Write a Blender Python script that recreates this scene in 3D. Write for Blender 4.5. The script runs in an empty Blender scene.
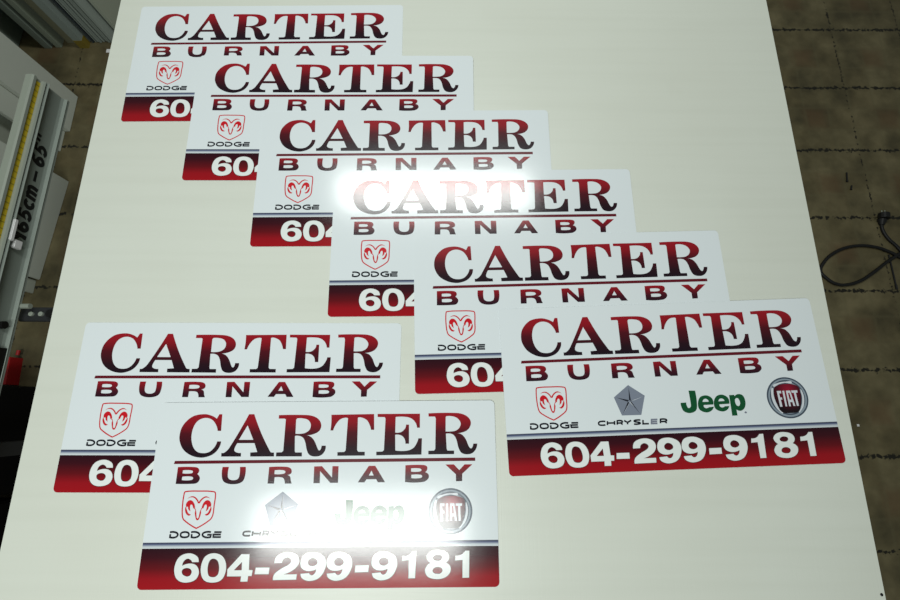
import bpy, bmesh, math, random
from mathutils import Vector, Matrix
from mathutils.geometry import delaunay_2d_cdt
random.seed(4)
SC = bpy.context.scene
COL = SC.collection
W, H, T = 0.6096, 0.3065, 0.0008      # dealer sign: 24 x 12 inch magnetic sheet

D = {'title': [('p',1,[(112.8,-21.3,0),(113.7,-50.5,0),(107.4,-50.5,0),(103.9,-40.9,1),(95.6,-31.2,1),(83,-27.6,1),(70.7,-31.9,1),(63.5,-42.4,1),(61.3,-59.8,1),(65.7,-76.2,1),(73.9,-85.6,1),(84.9,-88.6,1),(96.4,-86.6,1),(104.6,-78.9,1),(108.7,-68.7,0),(115.7,-68.7,0),(113.6,-79,1),(105.6,-89.2,1),(93.6,-94.8,1),(81.2,-96.2,1),(64.7,-92.4,1),(49.3,-82.1,1),(41,-67.4,1),(39.7,-55.3,1),(42.3,-43.1,1),(50.2,-31.8,1),(62.1,-23.6,1),(80.9,-20.9,1),(94,-23.8,1),(103.6,-29.1,0),(107.4,-21.2,0)]),('p',1,[(161.5,-21.6,0),(171.1,-21.6,0),(187.3,-56.1,1),(204.6,-85.5,1),(207.5,-88.4,0),(212.5,-88.6,0),(213,-95.2,0),(170.5,-95,0),(169.9,-88.2,0),(182.4,-87.4,0),(175.9,-72.1,0),(145.3,-72,0),(141.5,-80,1),(141.4,-85.1,1),(146.7,-88.2,1),(153.5,-88.6,0),(154,-94.9,0),(118.6,-94.7,0),(118.4,-88.4,0),(123.4,-88.1,1),(131.6,-79.9,1)]),('p',-1,[(160.8,-41.2,0),(173.3,-66.4,0),(147.5,-66.3,0)]),('p',1,[(216.2,-23.6,0),(264.9,-23.7,1),(279.5,-26.1,1),(289.8,-32.3,1),(294.4,-42,1),(291.6,-51.5,1),(281.9,-57.2,1),(269.4,-59.4,0),(277.7,-62.7,1),(284.4,-70.5,1),(290.3,-82.5,1),(293.1,-85.6,1),(295.7,-83.4,1),(296.9,-77.4,0),(304.4,-77.4,0),(303.5,-86,1),(297.1,-93.6,1),(285.6,-95.8,1),(275.6,-92.6,1),(270.7,-84.1,1),(267.4,-72.1,1),(263.4,-64.3,1),(256.9,-60.5,1),(247.9,-60.1,0),(249.4,-85.7,0),(250.4,-88.6,0),(262.4,-88.7,0),(262.8,-95.5,0),(216.4,-95.2,0),(216.5,-88.4,0),(226.3,-88.1,0),(228.8,-85.6,0),(229.2,-31.1,0),(227.1,-29.9,0),(216.2,-29.8,0)]),('p',-1,[(249.8,-29.6,0),(259.7,-29.7,1),(269.9,-32.6,1),(275.2,-40.6,1),(273.4,-49.7,1),(265.6,-55.2,1),(255.8,-56.7,1),(248.6,-56.5,0),(248.1,-32.1,0)]),('p',1,[(311.7,-23.7,0),(389.6,-22.9,0),(390.6,-50.7,0),(384.8,-50.6,0),(382.3,-42.5,1),(376.7,-33.7,1),(366.6,-28.9,1),(360.3,-29.2,0),(361.1,-85.4,0),(363.2,-88.3,0),(375,-88.4,0),(375.1,-94.9,0),(326.2,-94.9,0),(325.9,-88.7,0),(337.9,-88.5,0),(340.5,-85.8,0),(342.2,-30,0),(337.6,-29.1,1),(328.7,-31.7,1),(320.9,-40.4,1),(316.4,-51.3,0),(311.4,-51.3,0),(312.3,-39.4,1)]),('p',1,[(396,-22.8,0),(473.3,-22.9,0),(473.3,-47.7,0),(468.2,-47.6,0),(465.2,-38.6,1),(457.9,-31.5,1),(448,-28.5,1),(429,-28.4,0),(428.8,-55.7,0),(439.2,-54.9,1),(446.3,-48.9,1),(448.1,-42,0),(453.5,-42,0),(454,-75.2,0),(447.4,-75.1,0),(445.5,-66.2,1),(439.2,-60.6,1),(428.8,-59.5,0),(429.6,-86.6,0),(450.1,-87.1,1),(461.7,-82.6,1),(468.3,-73.2,1),(470.6,-66,0),(477.2,-66,0),(476.5,-94,0),(395.6,-94.6,0),(395.5,-88.5,0),(406.5,-88.2,0),(409.1,-85.7,0),(410.6,-31.3,0),(409.1,-28.6,0),(396.1,-28.2,0)]),('p',1,[(488.7,-22.4,0),(538.4,-22,1),(552.8,-24.7,1),(562.6,-31.3,1),(566,-40,1),(562.2,-49.6,1),(554,-55.2,1),(540.5,-57.7,0),(549.4,-60.2,1),(556.4,-68.5,1),(561.5,-80.5,1),(565.3,-84,1),(568,-81.4,1),(569.6,-75.8,0),(576.7,-75.8,0),(574.3,-84.9,1),(567.4,-92.1,1),(557.6,-94.1,1),(547.9,-91.2,1),(542.7,-82.1,1),(539.7,-70.1,1),(535.9,-62.4,1),(530.6,-58.7,1),(520.4,-58.3,0),(521.7,-84.6,0),(523.1,-87.5,0),(535,-87.5,0),(534.9,-93.6,0),(488.7,-93.7,0),(488.7,-87.6,0),(499.1,-87.3,0),(501.2,-84.5,0),(502.1,-31.8,0),(500.7,-28.3,0),(489,-28.2,0)]),('p',-1,[(521.1,-27.9,0),(531.1,-27.8,1),(540.9,-31.2,1),(547.1,-39.4,1),(545.1,-47.7,1),(537.9,-53.2,1),(528,-54.6,1),(519.9,-54.5,0),(520.2,-29.3,0)])],'rule': [('p',1,[(37.1,-101.4,0),(572.5,-99.6,0),(572.6,-105.3,0),(35.9,-106.7,0)])],'town': [('p',1,[(43.9,-111.8,0),(73,-111.9,1),(80.3,-114,1),(82.6,-118.7,1),(79.6,-123.7,0),(84.5,-128.8,1),(84.7,-133.8,1),(80.6,-138.7,1),(72.4,-140,1),(43.5,-139.9,0)]),('p',-1,[(53.5,-117.5,0),(68.2,-117.5,1),(71.5,-120,1),(68.8,-122.5,1),(53.3,-122.4,0)]),('p',-1,[(53.6,-128.1,0),(69.9,-128,1),(73.2,-130.7,1),(69.9,-133.7,1),(53.5,-133.6,0)]),('p',1,[(123.2,-112.2,0),(134.5,-112.2,0),(134,-127.3,1),(137.1,-132.7,1),(144.4,-134.5,1),(151.8,-132.7,1),(154.4,-127.4,1),(154,-112.3,0),(164.4,-112.4,0),(164.3,-129.1,1),(159.7,-137.8,1),(144.9,-141.2,1),(129.7,-138.1,1),(123.9,-129.8,1)]),('p',1,[(206,-112.9,0),(235.8,-112.7,1),(244,-115.3,1),(246.6,-120.3,1),(245,-124.5,1),(239.3,-126.5,0),(244.3,-129.5,1),(246.1,-136.2,1),(248.1,-140.8,0),(235.8,-140.8,0),(233.5,-132.8,1),(228.9,-130.3,1),(217.1,-130.2,0),(216.7,-140.7,0),(205.4,-140.6,0)]),('p',-1,[(216.3,-118.5,0),(231.7,-118.6,1),(235.5,-121.5,1),(232.1,-124.5,1),(216.2,-124.9,0)]),('p',1,[(285.9,-112.6,0),(299.7,-112.2,0),(318.5,-131.5,0),(318.3,-112.3,0),(329.3,-112.4,0),(329.5,-140.2,0),(315.9,-140.2,0),(296.9,-120.6,0),(297.4,-140.6,0),(286.3,-140.5,0)]),('p',1,[(383,-112.3,0),(394.5,-112.3,0),(412.6,-139.8,0),(399.8,-139.9,0),(396.7,-134.7,0),(379.6,-134.8,0),(376.2,-139.8,0),(364.3,-139.7,0)]),('p',-1,[(388.1,-120.2,0),(392.2,-128.6,0),(383.4,-128.5,0)]),('p',1,[(448.1,-111.8,0),(478.6,-111.4,1),(486,-113.6,1),(487,-119,1),(483,-123.7,0),(489.1,-127.4,1),(489.1,-134,1),(480.3,-139.8,1),(447.8,-139.8,0)]),('p',-1,[(458.2,-117.2,0),(473.3,-117.3,1),(476.8,-119.8,1),(473.3,-122.5,1),(458.3,-122.5,0)]),('p',-1,[(458.8,-127.9,0),(474.7,-127.8,1),(478.2,-130.5,1),(474.7,-133.3,1),(458.8,-133.4,0)]),('p',1,[(519.2,-111.1,0),(534.3,-110.9,0),(543.8,-120.6,0),(553.3,-111,0),(567.3,-111,0),(549,-126.8,0),(548.7,-138.9,0),(537.8,-139.2,0),(537.7,-127.6,0)])],'ram': [('s',1,2.1,1,[(62.3,-152.9,1),(86.8,-152,1),(113.4,-153.5,1),(115.8,-157.9,1),(115.4,-175.1,1),(114.7,-191.3,1),(110.7,-198.6,1),(88.6,-212.1,0),(66.4,-199.2,1),(62.3,-192.7,1),(60.2,-174.9,1),(60.6,-156.8,1)]),('p',1,[(67,-164.8,0),(71.9,-161.2,1),(78,-160.5,1),(84.2,-164.3,1),(87.9,-169.8,0),(90.1,-166.5,1),(94.1,-162.7,1),(100,-160.6,1),(107.8,-164.8,0),(100.2,-162.6,1),(94.4,-165.5,1),(89.9,-172.1,0),(86.6,-172,0),(83,-166.3,1),(77.4,-162.5,1),(71.7,-162.5,1)]),('p',1,[(66.1,-175.7,0),(67.3,-170,1),(72.5,-166.7,1),(78.5,-169.7,1),(82.6,-179,0),(79.2,-180.2,0),(77.2,-174.9,1),(74.7,-174.1,1),(73.6,-177.4,1),(75.3,-185,0),(71.1,-181.4,1),(69.6,-177.4,1),(67.6,-178.5,0)]),('p',1,[(66.2,-176.8,0),(65.4,-182.2,1),(68.2,-188.7,1),(73.1,-191.8,1),(76.7,-189.9,0),(72.1,-187.9,1),(69,-183,1)]),('p',1,[(80.1,-180.2,0),(83.3,-183.1,1),(83.1,-187.2,1),(85.3,-195.3,1),(87.4,-198.8,1),(89.7,-199.1,0),(89.5,-197.4,1),(87.3,-194.8,1),(85.3,-185.1,1),(82.6,-179.5,0)]),('p',1,[(108.8,-178.7,0),(106.8,-177.5,1),(105.6,-181.6,1),(101.6,-185.1,0),(102.8,-177.5,1),(101.5,-174.2,1),(99,-175,1),(97.4,-180.2,0),(94,-179.1,0),(97.4,-169.8,1),(103.1,-166.9,1),(108.6,-170.2,1),(110.2,-175.9,0)]),('p',1,[(107.8,-183.2,1),(105,-188.1,1),(100.6,-190,0),(104.4,-191.9,1),(109,-188.9,1),(111.3,-182.4,1),(110.1,-177,0)]),('p',1,[(93.9,-179.6,0),(91.7,-185.1,1),(90.4,-194.8,1),(88.4,-197.4,1),(88.3,-199.1,0),(90.6,-198.8,1),(92.4,-195.3,1),(94.1,-187.2,1),(93.5,-183.1,1),(96.5,-180.2,0)])],'dodge': [('s',1,3.1,0,[(44.1,-218,0),(53.7,-218.1,1),(58.2,-221.9,1),(54.5,-225.9,1),(45.2,-225.8,0),(45.3,-220.9,0)]),('s',1,3.1,1,[(66.7,-218.1,1),(73.1,-218.1,1),(76.7,-220.1,1),(76.8,-224.2,1),(73.2,-225.9,1),(67,-225.9,1),(63.5,-224,1),(63.4,-220,1)]),('s',1,3.1,0,[(80.5,-218.2,0),(90.1,-218.2,1),(95.3,-222,1),(90.9,-226,1),(82.2,-226,0),(82,-221,0)]),('s',1,3.1,0,[(114.7,-218.3,0),(104.8,-218.3,1),(100.5,-222.1,1),(105.5,-226.1,1),(114.7,-226.1,0),(115.1,-222.4,0),(108.7,-222.4,0)]),('s',1,3.1,0,[(133,-218.4,0),(120.4,-218.3,0)]),('s',1,3.1,0,[(132.3,-222.2,0),(119.3,-222.1,0),(119.7,-226.1,0),(132.7,-226.2,0)])],'penta': [('p',1,[(233.3,-153.9,0),(262,-174.5,0),(251,-208.9,0),(215.1,-208.6,0),(204.1,-175.5,0)])],'penta_dark': [('p',1,[(233.6,-158.1,0),(235.1,-181.9,0),(231.8,-181.8,0)]),('p',1,[(259.5,-175,0),(236.8,-181.6,0),(235,-184.6,0),(233.5,-182.7,0)]),('p',1,[(249.4,-207,0),(233.9,-185.6,0),(235.9,-184.6,0)]),('p',1,[(217.3,-205.7,0),(229.1,-184.4,0),(231.6,-186.2,0)]),('p',1,[(208.7,-176.1,0),(231.3,-181.4,0),(229.1,-184.4,0)])],'penta_light': [('p',1,[(235.4,-182.8,0),(241.5,-181.8,0),(259,-175.9,0)]),('p',1,[(231.5,-184.5,0),(234.3,-185.6,0),(244.8,-199.8,0)]),('p',1,[(231.8,-186.3,0),(230,-187.6,0),(219.3,-204,0)]),('p',1,[(233.4,-160.8,0),(232,-181.8,0),(232.9,-181.8,0)])],'chry': [('s',1,3,0,[(183.3,-218.3,0),(178.1,-217.6,1),(171.4,-219,1),(171,-223.1,1),(177.4,-224.5,1),(182.7,-223.9,0)]),('s',1,3,0,[(187.1,-217.6,0),(186.3,-224.6,0)]),('s',1,3,0,[(200.2,-217.7,0),(199.4,-224.6,0)]),('s',1,3,0,[(186.7,-221.1,0),(199.8,-221.2,0)]),('s',1,3,0,[(204.4,-224.6,0),(205.2,-217.7,0),(212.2,-217.7,1),(214.5,-219.7,1),(211.8,-221.5,1),(204.7,-221.5,0)]),('s',1,3,0,[(210.8,-221.5,0),(214.4,-224.7,0)]),('s',1,3,0,[(217.7,-217.7,0),(223.9,-221.2,0),(230.9,-217.8,0)]),('s',1,3,0,[(223.9,-221.2,0),(223.4,-224.7,0)]),('s',1,3,0,[(248,-218,0),(239.6,-217.8,1),(236.4,-219.6,1),(241.6,-221.3,1),(246.8,-223.1,1),(243.6,-224.8,1),(235.2,-224.6,0)]),('s',1,3,0,[(252.8,-217.9,0),(251.9,-224.8,0),(262.8,-224.9,0)]),('s',1,3,0,[(284.1,-225,0),(285.1,-218,0),(293.5,-218,1),(296.2,-220,1),(293,-221.9,1),(284.5,-221.8,0)]),('s',1,3,0,[(291.8,-221.9,0),(296.1,-225,0)])],'chry_grey': [('s',1,3,0,[(279.5,-218,0),(268.6,-217.9,0),(267.6,-224.9,0),(278.5,-225,0)]),('s',1,3,0,[(268.1,-221.4,0),(278.5,-221.5,0)])],'green': [('p',1,[(344.9,-168.3,0),(357.3,-168.8,0),(356.6,-196.2,1),(352.4,-205.4,1),(340.9,-209,1),(330.7,-205.4,1),(327.2,-197.7,1),(326.8,-190,0),(337.4,-189.7,0),(337.7,-196.4,1),(340.6,-199.9,1),(344.6,-197.2,1),(345.4,-192.2,1)]),('p',1,[(387.1,-195.3,0),(387.6,-186.6,1),(382.9,-180.5,1),(374.1,-178.1,1),(364.1,-181.6,1),(358.7,-192.7,1),(360.2,-203.5,1),(371.6,-209,1),(381.8,-206.2,1),(387.4,-199.2,0),(378.2,-199.8,0),(372.8,-201.4,1),(369.3,-199.4,1),(369,-195.5,0)]),('p',-1,[(368,-189.8,0),(370,-185.9,1),(374.2,-184.3,1),(378.1,-186.3,1),(379.4,-189.9,0)]),('p',1,[(417.2,-195,0),(417.2,-186,1),(412.5,-180.4,1),(403.9,-177.8,1),(394.1,-181.5,1),(388.5,-192.1,1),(390.1,-203.3,1),(401.9,-208.4,1),(411.3,-205.6,1),(416.3,-199,0),(407.7,-199.2,0),(403.2,-201.1,1),(399.1,-199.4,1),(398.4,-195.4,0)]),('p',-1,[(397.7,-189.9,0),(399.6,-186.2,1),(403.1,-184.9,1),(407.3,-186.1,1),(408.9,-189.6,0)]),('p',1,[(419.3,-179.3,0),(428.9,-179.2,0),(429.2,-181.7,0),(436.8,-178,1),(444.9,-181.1,1),(447.6,-192.6,1),(444.1,-203.3,1),(436.1,-208.4,1),(428.4,-205.9,0),(428.4,-216.5,0),(418.5,-216.6,0)]),('p',-1,[(428.9,-187.9,1),(433.6,-185.2,1),(436.7,-189.5,1),(437.1,-195.5,1),(433.7,-199.7,1),(429.5,-197.3,1)])],'dot': [('p',1,[(444.8,-209.8,1),(446.8,-211.7,1),(444.2,-213.4,1),(442.2,-211.5,1)])],'ring_dark': [('p',1,[(565.9,-188.4,1),(562.7,-202.6,1),(554.1,-214.6,1),(541.6,-222.5,1),(526.9,-225.3,1),(512.4,-222.4,1),(500.1,-214.4,1),(491.9,-202.3,1),(489,-188.1,1),(492,-173.7,1),(500.5,-161.4,1),(513.1,-153.2,1),(528,-150.4,1),(542.8,-153.4,1),(555.2,-161.7,1),(563.3,-174,1)])],'ring_light': [('p',1,[(563,-188.4,1),(560,-201.6,1),(552.1,-212.7,1),(540.5,-220.1,1),(527,-222.6,1),(513.6,-219.9,1),(502.2,-212.5,1),(494.6,-201.3,1),(492,-188.1,1),(494.8,-174.8,1),(502.6,-163.4,1),(514.2,-155.8,1),(528,-153.2,1),(541.7,-156,1),(553.1,-163.6,1),(560.6,-175,1)]),('p',-1,[(560,-188,1),(557.3,-200.1,1),(550,-210.3,1),(539.4,-217.1,1),(527,-219.4,1),(514.7,-217,1),(504.3,-210.2,1),(497.3,-199.9,1),(494.9,-187.8,1),(497.5,-175.6,1),(504.6,-165.2,1),(515.4,-158.2,1),(528,-155.8,1),(540.5,-158.3,1),(551,-165.4,1),(557.8,-175.8,1)])],'ring_mid': [('p',1,[(557.3,-188,1),(554.8,-199.2,1),(548.1,-208.5,1),(538.4,-214.7,1),(527.1,-216.9,1),(515.8,-214.6,1),(506.2,-208.4,1),(499.9,-198.9,1),(497.7,-187.8,1),(500,-176.6,1),(506.6,-167,1),(516.4,-160.7,1),(527.9,-158.5,1),(539.4,-160.8,1),(549,-167.2,1),(555.2,-176.8,1)]),('p',-1,[(554.8,-188,1),(552.5,-198.3,1),(546.5,-206.9,1),(537.5,-212.7,1),(527.1,-214.7,1),(516.7,-212.6,1),(508,-206.8,1),(502.1,-198.1,1),(500.1,-187.8,1),(502.3,-177.4,1),(508.3,-168.7,1),(517.3,-162.8,1),(527.9,-160.8,1),(538.4,-162.9,1),(547.2,-168.8,1),(553,-177.7,1)])],'ring_light2': [('p',1,[(501.1,-169.5,1),(498.4,-178.4,1),(498,-189.7,1),(500.9,-201.8,1),(506.8,-211.4,1),(513.2,-215.4,1),(508.6,-207.4,1),(504.4,-196.2,1),(502.4,-183.3,1),(503.7,-169.5,1)]),('p',1,[(555.3,-172.9,1),(558.2,-183.5,1),(557.7,-193.2,1),(554,-204.4,1),(548.7,-211.1,1),(542.9,-215.2,1),(548.2,-207.6,1),(552.4,-198,1),(554.7,-186.7,1),(554.6,-176.2,1)]),('p',1,[(504.6,-166.2,1),(515.1,-160.5,1),(527.4,-158.9,1),(541.3,-160.6,1),(527.4,-160.9,1),(516,-163,1)])],'shield': [('p',1,[(507.2,-167.8,1),(527.3,-163,1),(549.9,-167.2,1),(553.5,-178.6,1),(550.1,-199.6,1),(543.5,-213.1,1),(526.6,-215.8,1),(512,-213.5,1),(505.7,-201,1),(503.3,-180,1)])],'fiat': [('p',1,[(509.3,-174.9,0),(517.9,-174.9,0),(517.5,-180.1,0),(513.5,-180.1,0),(514,-186.9,0),(517.3,-186.9,0),(517.2,-191.4,0),(514.3,-191.4,0),(515,-204.2,0),(510,-204.2,0)]),('p',1,[(519.7,-174.9,0),(523.9,-174.9,0),(523.8,-204,0),(520,-203.9,0)]),('p',1,[(526.5,-174.9,0),(535,-175,0),(539.2,-203.7,0),(534.8,-203.7,0),(534.3,-196.6,0),(530.6,-196.6,0),(530.7,-204,0),(526.7,-204,0)]),('p',-1,[(530.2,-179.8,0),(532.3,-179.8,0),(533.5,-191.5,0),(530.6,-191.5,0)]),('p',1,[(536.2,-175,0),(548.4,-175,0),(548.3,-179.9,0),(545,-179.9,0),(545.7,-203.7,0),(541.2,-203.7,0),(540.6,-179.9,0),(536.6,-179.8,0)])],'stripe_dark': [('p',1,[(45.1,-234.6,0),(252,-235.8,0)])],'phone': [('p',1,[(99.2,-264.7,0),(95.6,-256,1),(81.4,-251.1,1),(65.9,-256.3,1),(59.5,-270.8,1),(61.8,-285.2,1),(70,-293.4,1),(82.7,-295.7,1),(96.9,-291.5,1),(101.6,-281.2,1),(96.6,-270.5,1),(85.3,-266.8,1),(72,-270.2,0),(74,-263,1),(80,-259.3,1),(85.9,-261.6,1),(88.1,-264.7,0)]),('p',-1,[(80.3,-273.6,1),(86.9,-275.6,1),(89.4,-280.2,1),(86.8,-285.3,1),(81,-286.5,1),(73.8,-282.6,1),(73.1,-276.4,1)]),('p',1,[(123.7,-251.3,1),(137.9,-255.5,1),(145.7,-267,1),(146.3,-281.4,1),(140.1,-292.6,1),(125.7,-296.1,1),(111.8,-292.5,1),(105,-281.3,1),(104.7,-266.8,1),(110.4,-255.4,1)]),('p',-1,[(124.1,-259.6,1),(131,-262.8,1),(134.8,-272.1,1),(134.6,-282.4,1),(130.5,-287.1,1),(124.9,-287.9,1),(119,-285.8,1),(116,-278.2,1),(115.8,-268.9,1),(118.6,-261.7,1)]),('p',1,[(170.8,-253.1,0),(184.5,-253.2,0),(185.7,-277.4,0),(192.1,-277.8,0),(191.2,-286.7,0),(185.3,-286.6,0),(185,-295,0),(173,-295,0),(173.5,-287,0),(149.7,-286.9,0),(149.3,-276.3,0)]),('p',-1,[(172.9,-265,0),(173.5,-277.8,0),(160.3,-277.7,0)]),('p',1,[(197,-273.9,0),(220.2,-274,0),(219.7,-284.1,0),(195.9,-284,0)]),('p',1,[(228.1,-267.2,0),(232.2,-255.9,1),(249.1,-250.4,1),(265.3,-254.5,1),(269.9,-265.3,1),(263,-276.4,1),(244.6,-284.6,0),(267.3,-284.6,0),(266.8,-292.7,0),(227.5,-293.1,0),(229.6,-283.9,1),(241.3,-275.4,1),(253.6,-268.9,1),(256.5,-263.3,1),(250.1,-258.7,1),(243.1,-261.3,1),(240.8,-266.9,0)]),('p',1,[(273.5,-284,0),(277,-291.2,1),(290.2,-294.9,1),(306.1,-289.7,1),(315.1,-274.5,1),(313.6,-260.1,1),(305.3,-253.4,1),(293.4,-250.6,1),(279.2,-253.4,1),(272.8,-262.6,1),(273.9,-274.1,1),(284.7,-279.7,1),(299.7,-277.2,0),(297.3,-283.7,1),(292,-286.3,1),(287.6,-282.9,0)]),('p',-1,[(293.6,-259.8,1),(299.6,-262.9,1),(301,-268.2,1),(296.5,-271.7,1),(291,-272.3,1),(286.1,-269.8,1),(284.9,-265.2,1),(288.3,-261,1)]),('p',1,[(318,-284,0),(321.5,-291.2,1),(334.7,-294.9,1),(350.6,-289.7,1),(359.6,-274.5,1),(358.1,-260.1,1),(349.8,-253.4,1),(337.9,-250.6,1),(323.7,-253.4,1),(317.3,-262.6,1),(318.4,-274.1,1),(329.2,-279.7,1),(344.2,-277.2,0),(341.8,-283.7,1),(336.5,-286.3,1),(332.1,-282.9,0)]),('p',-1,[(338.1,-259.8,1),(344.1,-262.9,1),(345.5,-268.2,1),(341,-271.7,1),(335.5,-272.3,1),(330.6,-269.8,1),(329.4,-265.2,1),(332.8,-261,1)]),('p',1,[(394.3,-284,0),(397.8,-291.2,1),(411,-294.9,1),(426.9,-289.7,1),(435.9,-274.5,1),(434.4,-260.1,1),(426.1,-253.4,1),(414.2,-250.6,1),(400,-253.4,1),(393.6,-262.6,1),(394.7,-274.1,1),(405.5,-279.7,1),(420.5,-277.2,0),(418.1,-283.7,1),(412.8,-286.3,1),(408.4,-282.9,0)]),('p',-1,[(414.4,-259.8,1),(420.4,-262.9,1),(421.8,-268.2,1),(417.3,-271.7,1),(411.8,-272.3,1),(406.9,-269.8,1),(405.7,-265.2,1),(409.1,-261,1)]),('p',1,[(365.8,-271.9,0),(388.3,-271.7,0),(387.9,-282,0),(365.1,-282.5,0)]),('p',1,[(445.7,-257.8,0),(455,-256.7,1),(461.5,-250.7,0),(469,-250.4,0),(467,-292.1,0),(456,-292.2,0),(456.2,-264.5,0),(444.4,-265.2,0)]),('p',1,[(535.8,-258,0),(545.6,-256.5,1),(552.4,-250.5,0),(559.5,-250.5,0),(558.3,-292,0),(547.1,-292.1,0),(547.6,-264.8,0),(534.9,-265.5,0)]),('p',1,[(507.1,-248.9,1),(520.9,-252.7,1),(524.9,-261.3,1),(519.3,-268.8,0),(527,-275.4,1),(525.3,-285.2,1),(516.2,-291.9,1),(502.4,-293.7,1),(488.7,-290,1),(483.8,-281.2,1),(487.4,-273,1),(493.2,-269.2,0),(487.6,-263.7,1),(486.8,-257.4,1),(494.3,-250.6,1)]),('p',-1,[(505.9,-256.4,1),(512,-258.2,1),(513,-261.7,1),(509.2,-265.3,1),(504.1,-265.7,1),(499,-264.2,1),(497.2,-261,1),(500.3,-257.7,1)]),('p',-1,[(506.2,-275.1,1),(512.4,-277.5,1),(513.3,-281.6,1),(509.9,-285.1,1),(504.7,-285.8,1),(498.6,-284.3,1),(496.6,-280.8,1),(499.5,-276.6,1)])]}
# ------------------------------------------------------------------ materials
def mat(name, col, rough=.5, metal=0., spec=.5, bump=None, coat=0.):
    m = bpy.data.materials.new(name); m.use_nodes = True
    b = m.node_tree.nodes['Principled BSDF']
    b.inputs['Base Color'].default_value = (*col, 1)
    b.inputs['Roughness'].default_value = rough
    b.inputs['Metallic'].default_value = metal
    b.inputs['Specular IOR Level'].default_value = spec
    b.inputs['Coat Weight'].default_value = coat
    n, l = m.node_tree.nodes, m.node_tree.links
    tc = n.new('ShaderNodeTexCoord')
    if bump:
        sc, st, di = bump
        t = n.new('ShaderNodeTexNoise'); t.inputs['Scale'].default_value = sc; t.inputs['Detail'].default_value = 2
        l.new(tc.outputs['Object'], t.inputs['Vector'])
        bp = n.new('ShaderNodeBump'); bp.inputs['Strength'].default_value = st; bp.inputs['Distance'].default_value = di
        l.new(t.outputs['Fac'], bp.inputs['Height']); l.new(bp.outputs['Normal'], b.inputs['Normal'])
    return m
def nodes(m): return m.node_tree.nodes, m.node_tree.links, m.node_tree.nodes['Principled BSDF']
def tc_of(m): return [x for x in m.node_tree.nodes if x.type == 'TEX_COORD'][0]
def grad_y(m, stops):
    """printed gradient along the sheet's own y (metres), stops = [(y, colour)]"""
    n, l, b = nodes(m)
    y0 = min(s[0] for s in stops); y1 = max(s[0] for s in stops)
    sep = n.new('ShaderNodeSeparateXYZ'); l.new(tc_of(m).outputs['Object'], sep.inputs[0])
    mr = n.new('ShaderNodeMapRange'); l.new(sep.outputs['Y'], mr.inputs['Value'])
    mr.inputs['From Min'].default_value = y0; mr.inputs['From Max'].default_value = y1
    r = n.new('ShaderNodeValToRGB'); l.new(mr.outputs[0], r.inputs[0])
    e = r.color_ramp.elements
    st = sorted(((s[0]-y0)/(y1-y0), s[1]) for s in stops)
    e[0].position = st[0][0]; e[0].color = (*st[0][1], 1); e[1].position = st[-1][0]; e[1].color = (*st[-1][1], 1)
    for p, c in st[1:-1]:
        q = e.new(p); q.color = (*c, 1)
    l.new(r.outputs[0], b.inputs['Base Color'])
def s2l(r, g, b):
    f = lambda c: (c/255/12.92) if c <= 10 else ((c/255+.055)/1.055)**2.4
    return (f(r), f(g), f(b))

GR = .155
LB = (55, .10, .00035)
def gloss(name, rgb): return mat(name, s2l(*rgb), GR, 0, .55, LB)
M = {}
M['white'] = gloss('sign_white_laminate', (218, 226, 229))
M['edge'] = mat('magnet_edge', s2l(60, 60, 60), .6)
M['title'] = gloss('title_ink', (120, 10, 25))
grad_y(M['title'], [(-.097, (.007, .003, .009)), (-.080, (.018, .003, .008)), (-.055, (.075, .003, .009)), (-.036, (.25, .005, .012)), (-.021, (.31, .006, .015))])
M['rule'] = gloss('rule_ink', (95, 14, 30))
M['town'] = gloss('town_ink', (120, 10, 25))
grad_y(M['town'], [(-.1405, (.014, .003, .010)), (-.130, (.055, .004, .012)), (-.118, (.21, .005, .012)), (-.111, (.31, .006, .015))])
M['band'] = gloss('band_ink', (150, 10, 25))
grad_y(M['band'], [(-.3065, (.33, .003, .008)), (-.290, (.29, .003, .009)), (-.275, (.12, .002, .006)), (-.258, (.040, .001, .006)), (-.243, (.018, .001, .006))])
M['stripe'] = gloss('stripe_ink', (60, 70, 95))
grad_y(M['stripe'], [(-.2435, s2l(215, 222, 224)), (-.2400, s2l(180, 190, 198)), (-.2375, s2l(95, 105, 135)), (-.2352, s2l(48, 54, 80)), (-.2340, s2l(105, 110, 120))])
M['phone'] = gloss('phone_ink', (226, 232, 230))
M['shadow_ink'] = gloss('phone_outline_ink', (66, 42, 42))
M['red'] = gloss('badge_red_ink', (196, 20, 34))
M['black'] = gloss('badge_black_ink', (22, 24, 34))
M['grey'] = gloss('badge_grey_ink', (122, 130, 145))
M['pale'] = gloss('badge_pale_ink', (206, 212, 218))
M['greyink'] = gloss('badge_dark_grey_ink', (120, 125, 140))
M['green'] = gloss('green_ink', (12, 78, 44))
M['ringd'] = gloss('ring_dark_ink', (66, 78, 92))
M['ringl'] = gloss('ring_light_ink', (138, 152, 163))
M['shield'] = gloss('shield_ink', (120, 16, 40))
n, l, b = nodes(M['shield'])
mp = n.new('ShaderNodeMapping'); mp.vector_type = 'POINT'; l.new(tc_of(M['shield']).outputs['Object'], mp.inputs[0])
mp.inputs['Location'].default_value = (-.531*30, .174*26, 0); mp.inputs['Scale'].default_value = (30, 26, 0)
gt = n.new('ShaderNodeTexGradient'); gt.gradient_type = 'SPHERICAL'; l.new(mp.outputs[0], gt.inputs[0])
rp = n.new('ShaderNodeValToRGB'); l.new(gt.outputs[0], rp.inputs[0])
rp.color_ramp.elements[0].color = (.008, .003, .006, 1); rp.color_ramp.elements[1].color = (.30, .005, .028, 1)
q = rp.color_ramp.elements.new(.4); q.color = (.07, .002, .010, 1)
l.new(rp.outputs[0], b.inputs['Base Color'])

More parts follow.
